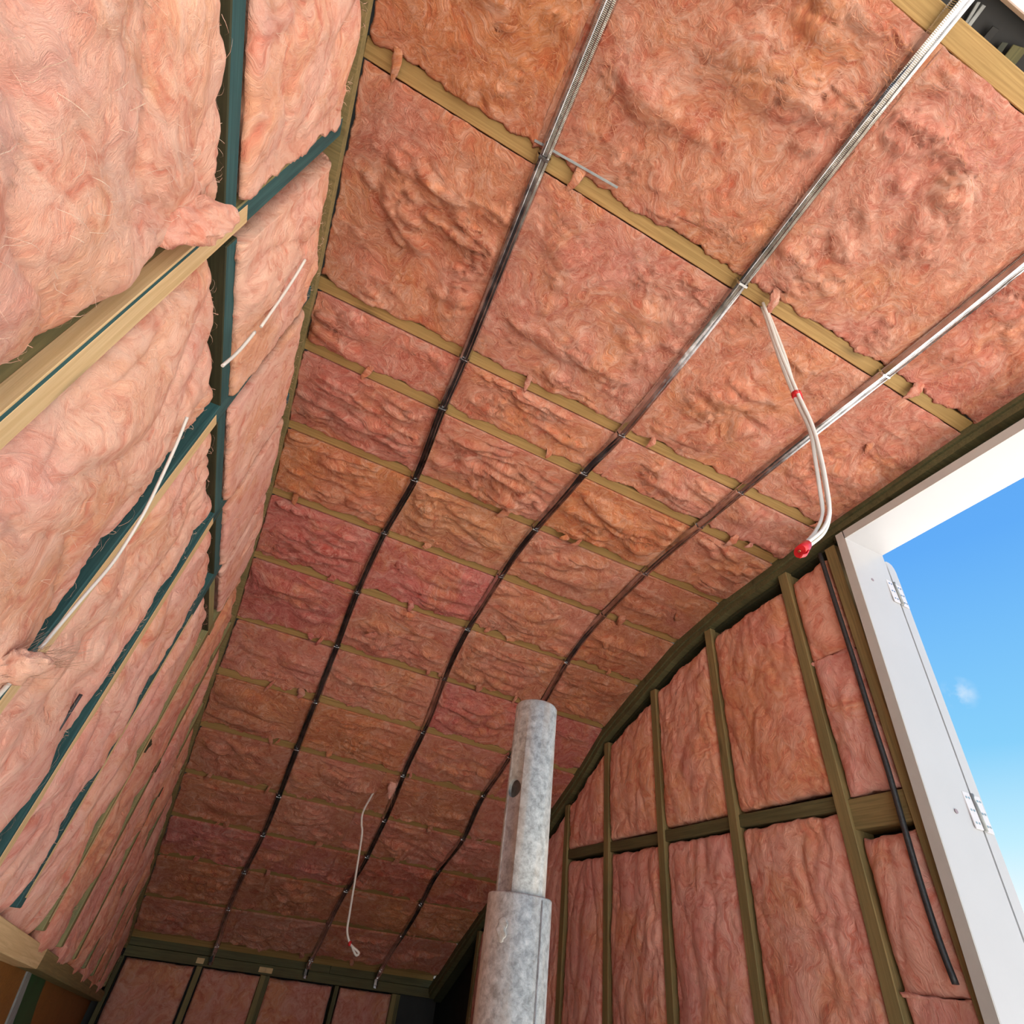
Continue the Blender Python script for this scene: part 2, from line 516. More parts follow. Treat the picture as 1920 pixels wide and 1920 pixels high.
YN = -0.42
prof = [(YN, zc(YN))] + [(float(a), float(b)) for a, b in zip(jy, jz)] + [(YF + .12, zc(YF + .12))]
top = [(y, z + 0.02) for y, z in prof]
wall_l = tag(prism('wall_left', [(YN, ZF)] + [(YF + .12, ZF)] + top[::-1], 'x', XL - .13, XL - .10, M['sheath']), kind='structure')
rp = [(y, z) for y, z in top if y > 1.2]
wall_r = tag(prism('wall_right', [(1.075, ZF), (YF + .12, ZF)] + rp[::-1] + [(1.075, zc(1.07) + .02)], 'x', XR + .10, XR + .13, M['wrap']), kind='structure')  # bare black past the last stud stands in for an unlit opening
prism('sheathing', [(YN, ZF), (-.36, ZF), (-.36, 1.52), (1.075, 1.52), (1.075, zc(1.07) + .02), (YN, zc(YN) + .02)], 'x', XR + .10, XR + .13, M['wrap'], wall_r)
wall_f = tag(prism('wall_far', [(XL - .13, ZF), (XR + .13, ZF), (XR + .13, -.06), (XL - .13, -.06)], 'y', YF + .10, YF + .13, M['wrap']), kind='structure')
floor = tag(prism('floor', [(XL - .13, YN), (XR + .13, YN), (XR + .13, YF + .13), (XL - .13, YF + .13)], 'z', ZF - .05, ZF, M['floor']), kind='structure')
gnd = tag(prism('ground', [(-40, -40), (40, -40), (40, 40), (-40, 40)], 'z', ZF - .25, ZF - .06, M['ground']), kind='structure')

# ceiling: the dark roof underlay above the joists, joists are its parts
def roof():
    ys = [YN] + list(jy) + [YF + .13]
    bm = bmesh.new()
    rows = []
    for y in ys:
        t = tang(y); nrm = Vector((0, -t.z, t.y))
        rows.append([[bm.verts.new(Vector((x, y, zc(y))) + nrm * h) for h in (.125, .15)] for x in (XL - .13, XR + .13)])
    for i in range(len(rows) - 1):
        for h in (0, 1):
            bm.faces.new((rows[i][0][h], rows[i][1][h], rows[i + 1][1][h], rows[i + 1][0][h]))
    bmesh.ops.recalc_face_normals(bm, faces=list(bm.faces))
    me = bpy.data.meshes.new('ceiling')
    bm.to_mesh(me); bm.free()
    return link('ceiling', me, M['wrap'])
ceil = tag(roof(), kind='structure')
for i in range(NJ):
    yl, zl, yr, zr = JOIST[i]
    t = tang((yl + yr) / 2)
    nd = Vector((0, t.z, -t.y))            # points down into the room
    a = Vector((XL, yl, zl)) - t * .0225
    b = Vector((XR, yr, zr)) - t * .0225
    o = beam('joist', a, b, nd, .045, .11, M['joist'], ceil)
# ledger just above the far wall plate
beam('ledger', (XL, YF - .045, -.055), (XR, YF - .045, -.050), Vector((0, -.75, -.6)), .06, .045, M['joist'], ceil)

# ------------------------------------------------------------------ framing of the left wall
SL = [0.155, 0.625, 1.085, 1.535, 1.93, 2.36, 2.80, 3.25, 3.70, 4.16, 4.62, 5.08]      # stud centre lines
OUTL = Vector((1, 0, 0))
def framing_left():
    for k, y in enumerate(SL):
        zt = zc(y) - .05
        zb = max(-.45, -.02 - (y - 1.84) * .1 + .02) if y > 1.7 else ZF
        tealish = k in (1, 2, 3, 4)
        lean = -.018 if k == 1 else 0.0
        if k == 1:
            a, b = (XL, .664, -.9), (XL, .592, zt)
        elif k == 3:
            a, b = (XL, 1.598, -.4), (XL, 1.50, zt)
        elif k == 2:
            a, b = (XL, 1.125, -.9), (XL, 1.072, zt)
        else:
            a, b = (XL, y, zb), (XL, y, zt)
        o = beam('stud', a, b, OUTL, .045, .09, None, wall_l, mats=[M['teal'] if tealish else M['stud'], M['side'] if k == 1 else (M['teal'] if tealish else M['side'])])
        a, b = Vector(a), Vector(b)
        def at(z):
            return a + (b - a) * ((z - a.z) / (b.z - a.z))
        if k == 1:      # arris planed back to pale wood, a thin line of dye left between the two cuts
            beam('planed_face', at(-.6) + Vector((.0006, .0045, 0)), at(1.03) + Vector((.0006, .0045, 0)), OUTL, .036, .004, M['pale'], wall_l, bev=.001)
            beam('planed_side', at(-.6) + Vector((-.014, -.0235, 0)), at(.93) + Vector((-.012, -.0235, 0)), Vector((0, -1, 0)), .026, .004, M['pale'], wall_l, bev=.001)
        if k in (2, 3):
            beam('planed_face', at(-.5) + Vector((.0006, .006, 0)), at(.93) + Vector((.0006, .006, 0)), OUTL, .034, .004, M['pale'], wall_l, bev=.001)
        if k in (4, 5):
            beam('planed_face', at(zb + .02) + Vector((.0006, .01, 0)), at(.8) + Vector((.0006, .01, 0)), OUTL, .018, .004, M['pale'], wall_l, bev=.001)
    zn = .965
    for k in range(len(SL) - 1):
        y0, y1 = SL[k] + .02, SL[k + 1] - .02
        if zc(y1) < zn + .25:
            break
        z = zn + (.006 if k % 2 else -.006) - .02 * (k > 3)
        beam('nog', (XL, y0, z), (XL, y1, z), OUTL, .045, .088, None, wall_l,
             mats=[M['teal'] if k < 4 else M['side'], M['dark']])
    # second, lower row of nogs in the far half
    for k in range(5, len(SL) - 1):
        z = .50 - .02 * (k % 2)
        if zc(SL[k + 1]) < z + .15: break
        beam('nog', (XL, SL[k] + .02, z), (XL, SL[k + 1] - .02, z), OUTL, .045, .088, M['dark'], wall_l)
    # curved top plate
    def plate(off, h, dx, dep, mat):
        ys = list(np.linspace(YN, YF, 46))
        path, fr, = [], []
        for y in ys:
            t = tang(y); nrm = Vector((0, -t.z, t.y))
            path.append(Vector((XL + dx, y, zc(y))) - nrm * off)
            fr.append((nrm, Vector((-1, 0, 0))))
        pr = [(-h / 2, 0), (h / 2, 0), (h / 2, dep), (-h / 2, dep)]
        sweep('top_plate', path, fr, pr, mat, wall_l)
    plate(.012, .040, .004, .09, M['stud'])
    plate(-.035, .045, -.012, .08, M['side'])
    # sloping trimmer at the foot of the framing with a splice, the lining below it
    pts = [onx(XL, 0, 1751), onx(XL, 84, 1800), onx(XL, 192, 1876)]
    a = pts[0] + (pts[0] - pts[1]) * 1.8
    s = pts[0] + (pts[1] - pts[0]) * .93
    e = Vector((XL, YF, -.385))
    beam('trimmer', a, s, OUTL, .050, .09, M['pale'], wall_l)
    beam('trimmer', s, e, OUTL, .048, .09, M['stud'], wall_l)
framing_left()
def lining():
    X = XL - .062
    def quad(name, pts, mat, dx=0.0, th=.012):
        P = [onx(X + dx, *q) for q in pts]
        bm = bmesh.new()
        A = [bm.verts.new(p) for p in P]
        B = [bm.verts.new(p - Vector((th, 0, 0))) for p in P]
        bm.faces.new(A); bm.faces.new(B[::-1])
        for k in range(len(A)):
            k2 = (k + 1) % len(A)
            bm.faces.new((A[k], B[k], B[k2], A[k2]))
        bmesh.ops.recalc_face_normals(bm, faces=list(bm.faces))
        me = bpy.data.meshes.new(name); bm.to_mesh(me); bm.free()
        link(name, me, mat, wall_l)
    quad('lining_panel', [(-120, 1690), (66, 1795), (40, 1870), (10, 1935), (-160, 1990)], M['ply'])
    quad('edge_trim', [(62, 1800), (68, 1804), (18, 1935), (6, 1935)], M['grey'], .006)
    quad('membrane_strip', [(66, 1800), (94, 1818), (70, 1880), (52, 1935), (14, 1935)], M['green'], .002)
    quad('lining_panel', [(92, 1812), (200, 1870), (178, 1935), (48, 1935)], M['ply'], -.002)
lining()

# ------------------------------------------------------------------ framing of the right wall
OUTR = Vector((-1, 0, 0))
SR = [1.352, 1.852, 2.322, 2.790, 3.235, 3.70, 4.13, 4.44]
def framing_right():
    beam('stud', (XR, 1.127, ZF), (XR, 1.097, zc(1.1) - .11), OUTR, .046, .09, M['stud'], wall_r)
    for y in SR:
        beam('stud', (XR, y + .012, ZF), (XR, y - .008, zc(y) - .072 - .03 * (y > 2)), OUTR, .046, .09, M['stud'], wall_r)
    ys = [1.112] + SR
    for k in range(len(SR) - 1):
        z = [.535, .582, .582, .585, .59, .59, .40][k]
        if zc(ys[k + 1]) < z + .2: break
        dx = .004 if k % 2 else 0
        beam('nog', (XR + .010 + dx, ys[k] + .02, z - .006 * (k % 2)), (XR + .010 + dx, ys[k + 1] - .02, z), OUTR, .045 if k else .088, .085, M['plate'] if k else M['stud'], wall_r)
    def plate(off, h, dx, dep, mat, y0=YN):
        ys_ = list(np.linspace(y0, YF, 50))
        path, fr = [], []
        for y in ys_:
            t = tang(y); nrm = Vector((0, -t.z, t.y))
            path.append(Vector((XR + dx, y, zc(y))) - nrm * off)
            fr.append((nrm, Vector((1, 0, 0))))
        pr = [(-h / 2, 0), (h / 2, 0), (h / 2, dep), (-h / 2, dep)]
        sweep('top_plate', path, fr, pr, mat, wall_r)
    plate(.022, .042, -.012, .10, M['plate'])
    plate(.058, .026, -.004, .09, M['plate'])
    plate(.080, .016, .030, .06, M['dark'])  # not a third plate: dark strip standing in for the shaded gap
    # lintel packing above the door head
    beam('lintel', (XR + .01, YN, 1.515), (XR + .01, 1.075, 1.515), OUTR, .03, .09, M['dark'], wall_r)
framing_right()

# ------------------------------------------------------------------ framing of the far wall
OUTF = Vector((0, -1, 0))
def framing_far():
    Y = YF
    beam('top_plate', (XL, Y, -.093), (.97, Y, -.093), OUTF, .052, .09, M['plate'], wall_f)
    beam('top_plate', (.972, Y, -.093), (XR + .1, Y, -.090), OUTF, .052, .09, M['plate'], wall_f)
    beam('top_plate', (XL, Y + .004, -.150), (XR + .1, Y + .004, -.146), OUTF, .056, .09, M['plate'], wall_f)
    for x, m in ((-.41, 'plate'), (.085, 'stud'), (.520, 'stud'), (.552, 'plate'), (1.055, 'plate'), (1.497, 'stud'), (1.53, 'plate')):
        beam('stud', (x, Y + .003, ZF), (x, Y + .003, -.178), OUTF, .036 if m == 'stud' else .03, .088, M[m], wall_f)
    for x in (.075, .50, .545):
        box('nail_plate', (x, Y - .0005, -.150), (.05, .003, .03), M['pale'], wall_f, bev=.0008)
framing_far()

# ------------------------------------------------------------------ door opening in the right wall
def door():
    d = empty('door_1', (1.85, 1.02, ZF)); tag(d, kind='structure')
    def face(name, poly, ax, t0, t1, m): return prism(name, poly, ax, t0, t1, M[m], d)
    jt, jx0, jx1 = .036, 1.742, 1.945
    # far jamb (slightly out of plumb like the photo), head, near jamb
    yb, yt = 1.075, 1.004
    def jamb(name, x0, x1, m, e=0.0):
        bm = bmesh.new()
        z0, z1 = ZF, 1.497
        def yy(z): return yt + (yb - yt) * (z1 - z) / 1.45 * .92
        vs_ = []
        for z in (z0, z1):
            y = yy(z) + e
            vs_.append([bm.verts.new(p) for p in ((x0, y, z), (x1, y, z), (x1, y + jt - 2 * e, z), (x0, y + jt - 2 * e, z))])
        a, b = vs_
        bm.faces.new(a[::-1]); bm.faces.new(b)
        for k in range(4):
            bm.faces.new((a[k], a[(k + 1) % 4], b[(k + 1) % 4], b[k]))
        bmesh.ops.recalc_face_normals(bm, faces=list(bm.faces))
        me = bpy.data.meshes.new(name); bm.to_mesh(me); bm.free()
        return link(name, me, M[m], d), yy
    _, yy = jamb('jamb', jx0 + .003, jx1, 'white')
    jamb('jamb_edge', jx0, jx0 + .003, 'primer', .0005)
    prism('head', [(jx0 + .003, 1.461), (jx1, 1.461), (jx1, 1.497), (jx0 + .003, 1.497)], 'y', -.37, yt + .004, M['white'], d)
    prism('head_edge', [(jx0, 1.461), (jx0 + .003, 1.461), (jx0 + .003, 1.497), (jx0, 1.497)], 'y', -.37, yt + .004, M['primer'], d)
    prism('jamb', [(jx0, -.37), (jx1, -.37), (jx1, -.334), (jx0, -.334)], 'z', ZF, 1.461, M['white'], d)  # unseen near jamb, set back to let more light onto the left wall
    # door leaf swung right back against the outside wall: only its hinge edge shows
    bm = bmesh.new()
    x0, x1 = 1.960, 2.002
    def ring(z, r):
        y = yy(z) + .004
        return [bm.verts.new(p) for p in ((x0 + r * .0, y, z), (x1 - r, y, z), (x1 - r, y + .80, z), (x0, y + .80, z))]
    rs = [ring(ZF + .02, 0), ring(1.400, 0), ring(1.420, .004), ring(1.434, .012), ring(1.440, .026)]
    bm.faces.new(rs[0][::-1]); bm.faces.new(rs[-1])
    for a, b in zip(rs[:-1], rs[1:]):
        for k in range(4):
            bm.faces.new((a[k], a[(k + 1) % 4], b[(k + 1) % 4], b[k]))
    bmesh.ops.recalc_face_normals(bm, faces=list(bm.faces))
    me = bpy.data.meshes.new('door_leaf'); bm.to_mesh(me); bm.free()
    leaf = link('door_leaf', me, M['white'], d)
    box('stop_seal', ((jx1 + x0) / 2, yy(.2) + .012, .2), (.014, .006, 2.4), M['grey'], d, bev=0)
    for zc_ in (1.285, .535):
        y = yy(zc_)
        h = tag(box('hinge', (1.927, y - .0015, zc_), (.034, .003, .10), M['hinge'], d, bev=.001))
        box('hinge_leaf', (1.979, y + .0025, zc_), (.032, .003, .10), M['hinge'], h, bev=.001)
        tube('knuckle', [(1.953, y - .002, zc_ - .05), (1.953, y - .002, zc_ + .05)], .006, M['grey'], h, smooth_path=False)
        for dx in (-.006, .006):
            for dz in (-.034, 0, .034):
                tube('screw', [(1.927 + dx, y - .0032, zc_ + dz), (1.927 + dx, y - .0040, zc_ + dz)], .0035, M['steel'], h, smooth_path=False)
                tube('screw', [(1.981 + dx, y + .0005, zc_ + dz), (1.981 + dx, y - .0003, zc_ + dz)], .0035, M['steel'], h, smooth_path=False)
    for q in ((1636, 1087), (1793, 1521)):
        p = ony(yy(1.3 if q[1] < 1200 else .55) , *q)
        tube('screw_plug', [(p.x, p.y + .001, p.z), (p.x, p.y - .0012, p.z)], .0065, M['screw'], d, smooth_path=False, seg=10)
door()
# primed fascia board across the open near end, roof edge wrap above
nb = beam('trim_1', (XL - .1, -.325, 1.705), (XR + .13, -.335, 1.690), Vector((0, -.1, -1)), .16, .03, M['soffit'])
tag(nb, kind='structure')
# scraps of foil and wrap showing in the dark gap between the first joist and the fascia
for q0, q1, wd2, m2 in (((1792, 82), (1846, 10), 0.010, 'grey'), ((1812, 44), (1836, 4), .008, 'grey'), ((1828, 100), (1868, 52), .020, 'wrap'), ((1872, 142), (1914, 88), .040, 'plate'), ((1850, 130), (1885, 80), .016, 'sheath')):
    beam('wrap_scrap', onz(1.73, *q0), onz(1.725, *q1), Vector((.2, .1, -1)), wd2, .003, M[m2], ceil, bev=.0005)

# ------------------------------------------------------------------ insulation batts
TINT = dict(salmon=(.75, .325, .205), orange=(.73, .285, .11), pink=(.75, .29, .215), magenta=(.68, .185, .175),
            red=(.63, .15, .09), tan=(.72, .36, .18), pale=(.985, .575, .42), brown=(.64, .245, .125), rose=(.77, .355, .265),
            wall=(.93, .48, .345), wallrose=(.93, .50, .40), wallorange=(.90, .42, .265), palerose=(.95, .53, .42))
WORD = dict(salmon='salmon', orange='orange', pink='pink', magenta='magenta-pink', red='dark red', tan='tan-orange',
            pale='pale pink', brown='brownish orange', rose='rose pink', palerose='soft pink', wall='salmon', wallrose='rose pink', wallorange='orange')
_count = [0]
def batt(label, tint, base, nrm, U, V, edges, h0=0.0, amp=1.0, bulge=.02, res=.008, stretch=(1, 1), back=.06, wisps=160, group=None, flow=0.0, mat='wool', fold=.004, flaps=0, press=None, rough=1.0):
    """base(u,v)->(N,3) points on the framing's front surface, nrm: outward unit (3,) or callable.
    edges: dict side->(overlap, ragged, radius, edge_height) for sides u0,u1,v0,v1"""
    _count[0] += 1
    s = _count[0]
    ou, ov = 13.7 * s, 7.3 * s
    nu, nv = max(8, int(U / res)), max(8, int(V / res))
    uu = np.linspace(0, 1, nu + 1)
    vv = np.linspace(0, 1, nv + 1)
    # denser rows close to the edges so that they roll over smoothly
    ease = lambda t: t - 0.055 * np.sin(2 * np.pi * t)
    uu, vv = ease(uu), ease(vv)
    a, b = np.meshgrid(uu, vv, indexing='ij')
    u, v = a * U, b * V
    def rag(c, k, am):
        return am * (pn(c * 9 + ou + k * 5.1, c * 0 + ov) + .6 * pn(c * 26 + ou, c * 0 + ov + k) + .35 * pn(c * 70 + ou, c * 0 + k + 3))
    E = edges
    lo_u = -E['u0'][0] - rag(v, 1, E['u0'][1]); hi_u = U + E['u1'][0] + rag(v, 2, E['u1'][1])
    lo_v = -E['v0'][0] - rag(u, 3, E['v0'][1]); hi_v = V + E['v1'][0] + rag(u, 4, E['v1'][1])
    u = lo_u + (hi_u - lo_u) * a
    v = lo_v + (hi_v - lo_v) * b
    su, sv = u * stretch[0] + ou, v * stretch[1] + ov
    w1 = pn(su * 3.1, sv * 3.1 + 40); w2 = pn(su * 3.1 + 90, sv * 3.1)
    qx, qy = su + .075 * w1, sv + .075 * w2
    w3 = pn(qx * 9, qy * 9 + 17); w4 = pn(qx * 9 + 31, qy * 9)
    rx, ry = qx + .022 * w3, qy + .022 * w4
    big = pn(qx * 3.2, qy * 3.2)
    p1 = np.abs(pn(qx * 5.5 + 11, qy * 5.5))
    p2 = np.abs(pn(rx * 12.5, ry * 12.5 + 5))
    p3 = np.abs(pn(rx * 27, ry * 27 + 9))
    p4 = np.abs(pn(qx * 4.0 + 3, qy * 17 + 1.3 * w1))
    f1 = pn(rx * 62, ry * 62)
    cal = np.clip(.72 + .9 * pn(qx * 2.1 + 7, qy * 2.1), .25, 1.2)     # calm and ruffled zones
    h = .016 * big + .040 * (np.power(p1, .75) - .35) - .007 * np.exp(-(p1 / .035) ** 2) + rough * cal * (fold * (np.power(p4, .7) - .35) - fold * .3 * np.exp(-(p4 / .05) ** 2) + .024 * (np.power(p2, .8) - .3) - .004 * np.exp(-(p2 / .05) ** 2) + .010 * (np.power(p3, .85) - .3)) + .0022 * f1
    h = h * amp
    t2 = lambda t: 1 - np.power(np.abs(2 * t - 1), 3.0)
    h = h + bulge * t2(a) * t2(b) + h0
    # roll the edges back
    for dist, key in ((u - lo_u, 'u0'), (hi_u - u, 'u1'), (v - lo_v, 'v0'), (hi_v - v, 'v1')):
        _, _, r, eh = E[key]
        t = np.clip(dist / r, 0, 1)
        pr = np.sqrt(1 - (1 - t) ** 2)
        ehn = eh + np.minimum(0, 0)
        h = ehn + (h - ehn) * pr if eh < -.001 else np.maximum(eh + .5 * r * pr, h * pr + eh * (1 - pr))
    if press is not None:                    # squeezed flat under the steel battens
        wg = press(u, v)
        h = h * (1 - wg) + np.minimum(h, .005) * wg
    # push sideways a little so that creases overhang
    du = .013 * w3 * amp; dv = .013 * w4 * amp
    inner = np.clip(np.minimum(np.minimum(a, 1 - a) * U, np.minimum(b, 1 - b) * V) / .04, 0, 1)
    u = u + du * inner; v = v + dv * inner
    P = base(u.ravel(), v.ravel())
    n_ = np.asarray(nrm(u.ravel(), v.ravel()) if callable(nrm) else nrm, float)
    top = P + n_ * h.ravel()[:, None]
    idx = np.arange((nu + 1) * (nv + 1)).reshape(nu + 1, nv + 1)
    quads = np.stack([idx[:-1, :-1], idx[1:, :-1], idx[1:, 1:], idx[:-1, 1:]], -1).reshape(-1, 4)
    per = np.concatenate([idx[:, 0], idx[-1, 1:], idx[-2::-1, -1], idx[0, -2:0:-1]])
    pu, pv = np.clip(u.ravel()[per], .004, U - .004), np.clip(v.ravel()[per], .004, V - .004)
    r1 = base(pu, pv)
    n1 = n_ if n_.ndim == 1 else np.asarray(nrm(pu, pv))
    ringA = r1 + n1 * (np.minimum(h.ravel()[per], 0) - .003)[:, None]
    ringB = r1 - n1 * back
    n0 = len(top); k = len(per)
    ia = n0 + np.arange(k); ib = ia + k
    nx = np.roll(np.arange(k), -1)
    q2 = np.stack([per[nx], per, ia, ia[nx]], -1)
    q3 = np.stack([ia[nx], ia, ib, ib[nx]], -1)
    verts = np.concatenate([top, ringA, ringB])
    org = verts[:n0].mean(0)
    me = np_mesh('insulation_batt', verts - org, np.concatenate([quads, q2, q3]), ngon=ib[::-1])
    o = bpy.data.objects.new('insulation_batt', me)
    COL.objects.link(o)
    o.location = org
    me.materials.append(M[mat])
    c = TINT[tint]
    if mat == 'wool':
        c = [(.8 * x + .2 * y) * g for x, y, g in zip(c, TINT['salmon'], (.93, .86, .80))]
    jit = [1 + .05 * (random.random() - .5) for _ in c]
    o.color = (*[x * y for x, y in zip(c, jit)], 1)
    tag(o, label, 'insulation', group)
    for q in range(flaps):
        rg = np.random.default_rng(900 + s * 7 + q)
        if rg.random() < .35: continue
        cu0 = rg.uniform(.1, .9) * U
        at_far = rg.random() < .75
        cv0 = V - .012 if at_far else rg.uniform(.25, .8) * V
        ww, ll = rg.uniform(.018, .055), rg.uniform(.035, .085)
        th0 = rg.uniform(.9, 2.2) if at_far else rg.uniform(0, 6.28)
        kk, rr = 9, 12
        j0 = int(np.clip(np.searchsorted(uu * U, cu0), 1, nu - 1)); j1 = int(np.clip(np.searchsorted(vv * V, cv0), 1, nv - 1))
        hb = float(h[j0, j1])
        pc = base(np.array([cu0]), np.array([cv0]))[0]
        e1 = base(np.array([cu0 + .01]), np.array([cv0]))[0] - pc; e1 /= np.linalg.norm(e1)
        e2 = np.cross(n_, e1)
        if np.dot(e2, base(np.array([cu0]), np.array([cv0 - .01]))[0] - pc) > 0: e2 = -e2
        dd = e1 * math.cos(th0) + e2 * math.sin(th0); ss = np.cross(n_, dd)
        VV = []
        for a_ in range(kk + 1):
            t = a_ / kk
            rad = ww * .5 * (math.sin(math.pi * (t * .97 + .015)) ** .5) * (1 - .5 * t)
            cc = pc + n_ * (hb - .004 + .016 * math.sin(t * 2.2)) + dd * (ll * (t - .15)) + ss * (.006 * math.sin(t * 4 + q))
            for b_ in range(rr):
                an = 2 * math.pi * b_ / rr
                k_ = 1 + .5 * float(pn(np.array([an * 1.7 + s]), np.array([t * 6.0 + q]))[0])
                VV.append(cc + ss * (rad * k_ * math.cos(an)) + n_ * (rad * .26 * k_ * math.sin(an)))
        ix = np.arange((kk + 1) * rr).reshape(kk + 1, rr)
        qq = np.stack([ix[:-1], np.roll(ix[:-1], -1, 1), np.roll(ix[1:], -1, 1), ix[1:]], -1).reshape(-1, 4)
        me3 = np_mesh('torn_flap', np.array(VV) - org, qq)
        f = bpy.data.objects.new('torn_flap', me3); COL.objects.link(f); f.parent = o
        me3.materials.append(M[mat]); f.color = o.color
    if wisps:
        rg = np.random.default_rng(100 + s)
        m = int(wisps)
        mu_ = max(2, min(nu // 3, int(.05 / res))); mv_ = max(2, min(nv // 3, int(.05 / res)))
        iu = rg.integers(mu_, nu - mu_, m); iv = rg.integers(mv_, nv - mv_, m)
        ang = flow + rg.normal(0, .8, m)
        Ln = rg.uniform(.015, .065, m); curl = rg.normal(0, 28, m); wd = rg.uniform(.0003, .0008, m) * (1 if mat == 'wool' else .7)
        K = 6
        pts = []
        cu, cv, hh = u[iu, iv], v[iu, iv], h[iu, iv]
        th = ang
        for kk in range(K):
            t = kk / (K - 1)
            lift = .002 + rg.uniform(.0, .004, m) + np.sin(t * np.pi) * .006
            B_ = base(cu, cv)
            nb_ = np.asarray(nrm(cu, cv)) if callable(nrm) else n_
            ji = np.clip(np.searchsorted(uu * U, cu), 0, nu); jk = np.clip(np.searchsorted(vv * V, cv), 0, nv)
            hloc = np.maximum(h[ji, jk], hh - .01)
            pts.append((B_ + nb_ * (hloc + lift)[:, None], th.copy()))
            cu = np.clip(cu + np.cos(th) * Ln / K, .025, U - .025); cv = np.clip(cv + np.sin(th) * Ln / K, .025, V - .025)
            th = th + curl * Ln / K
        VV = []
        for kk in range(K):
            p, th_ = pts[kk]
            p2_ = pts[min(kk + 1, K - 1)][0]; p1_ = pts[max(kk - 1, 0)][0]
            tg = p2_ - p1_; tg /= np.linalg.norm(tg, axis=1)[:, None] + 1e-9
            nb_ = n_ if n_.ndim == 1 else np.asarray(nrm(cu, cv))
            sd_ = np.cross(tg, np.broadcast_to(nb_, tg.shape))
            wk = wd * (1 - (kk / (K - 1)) ** 2 * .85)
            VV.append(np.stack([p - sd_ * wk[:, None], p + sd_ * wk[:, None]], 1))
        VV = np.stack(VV, 1)          # m,K,2,3
        flat = VV.reshape(-1, 3)
        bidx = np.arange(m)[:, None] * (K * 2) + np.arange(K - 1)[None] * 2
        qd = np.stack([bidx, bidx + 1, bidx + 3, bidx + 2], -1).reshape(-1, 4)
        me2 = np_mesh('loose_fibres', flat - org, qd)
        f = bpy.data.objects.new('loose_fibres', me2)
        COL.objects.link(f); f.parent = o
        me2.materials.append(M[mat])
        f.color = (min(1, c[0] * 1.15), min(1, c[1] * 1.3), min(1, c[2] * 1.35), 1)
        f['kind'] = 'stuff'
    return o

ORD = ['first', 'second', 'third', 'fourth', 'fifth', 'sixth', 'seventh', 'eighth', 'ninth', 'tenth', 'eleventh', 'twelfth', 'thirteenth', 'fourteenth', 'fifteenth']
# bay i lies between joist i and joist i+1; each entry: (tints of the pieces, x of the joints)
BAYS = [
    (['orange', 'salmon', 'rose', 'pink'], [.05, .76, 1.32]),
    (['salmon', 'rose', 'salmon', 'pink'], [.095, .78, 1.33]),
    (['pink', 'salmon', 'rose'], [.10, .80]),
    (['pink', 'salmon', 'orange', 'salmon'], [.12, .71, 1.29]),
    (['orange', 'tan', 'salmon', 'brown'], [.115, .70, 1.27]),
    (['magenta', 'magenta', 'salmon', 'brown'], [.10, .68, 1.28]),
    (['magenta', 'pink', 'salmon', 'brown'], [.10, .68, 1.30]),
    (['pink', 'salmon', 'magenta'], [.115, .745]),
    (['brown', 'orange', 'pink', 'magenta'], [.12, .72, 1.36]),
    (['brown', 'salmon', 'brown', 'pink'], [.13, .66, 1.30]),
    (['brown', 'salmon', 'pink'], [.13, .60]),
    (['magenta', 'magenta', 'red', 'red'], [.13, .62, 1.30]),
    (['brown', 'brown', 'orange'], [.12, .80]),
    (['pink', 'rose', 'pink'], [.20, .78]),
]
PW = {4: ['at the left wall', 'right of the left batten', 'right of the middle batten', 'at the right wall'],
      3: ['at the left wall', 'in mid bay', 'at the right wall']}
for i, (tints, cuts) in enumerate(BAYS):
    xs = [XL + .012] + cuts + [XR - .012]
    for k, tn in enumerate(tints):
        x0, x1 = xs[k], xs[k + 1]
        U = x1 - x0
        bay = np.linalg.norm(jp(i + 1, np.array([.7]))[0] - jp(i, np.array([.7]))[0])
        V = bay - .045
        ym = (jy[i] + jy[i + 1]) / 2
        seg = Vector((0, jy[i + 1] - jy[i], jz[i + 1] - jz[i])).normalized()
        nd = np.array([0, seg.z, -seg.y])
        def base(u, v, i=i, x0=x0, bay=bay):
            x = x0 + u
            t = (v / bay)[:, None]
            return jp(i, x) * (1 - t) + jp(i + 1, x) * t
        def press(u, v, i=i, x0=x0, bay=bay):
            t = v / bay; wg = 0 * u
            for c in range(3):
                d = x0 + u - (BX[c][i] * (1 - t) + BX[c][i + 1] * t)
                wg = np.maximum(wg, np.exp(-(d / .032) ** 4))
            return wg
        near = i < 3
        E = dict(u0=(.003, .004, .022, -.022), u1=(.003, .004, .022, -.022),
                 v0=(-.001, .003, .028, -.030), v1=(.003 if i < 5 else .007, .016 if i < 5 else .024, .016, .0015))
        if k == 0: E['u0'] = (.006, .008, .02, -.012)
        fromfar = ORD[13 - i]
        lab = f"{WORD[tn]} ceiling batt {PW[len(tints)][k]}, {fromfar} bay from far wall"
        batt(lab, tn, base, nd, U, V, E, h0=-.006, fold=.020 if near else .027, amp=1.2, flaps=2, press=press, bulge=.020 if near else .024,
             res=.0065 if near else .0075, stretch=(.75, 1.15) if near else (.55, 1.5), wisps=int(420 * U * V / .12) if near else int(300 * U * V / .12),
             back=.07)

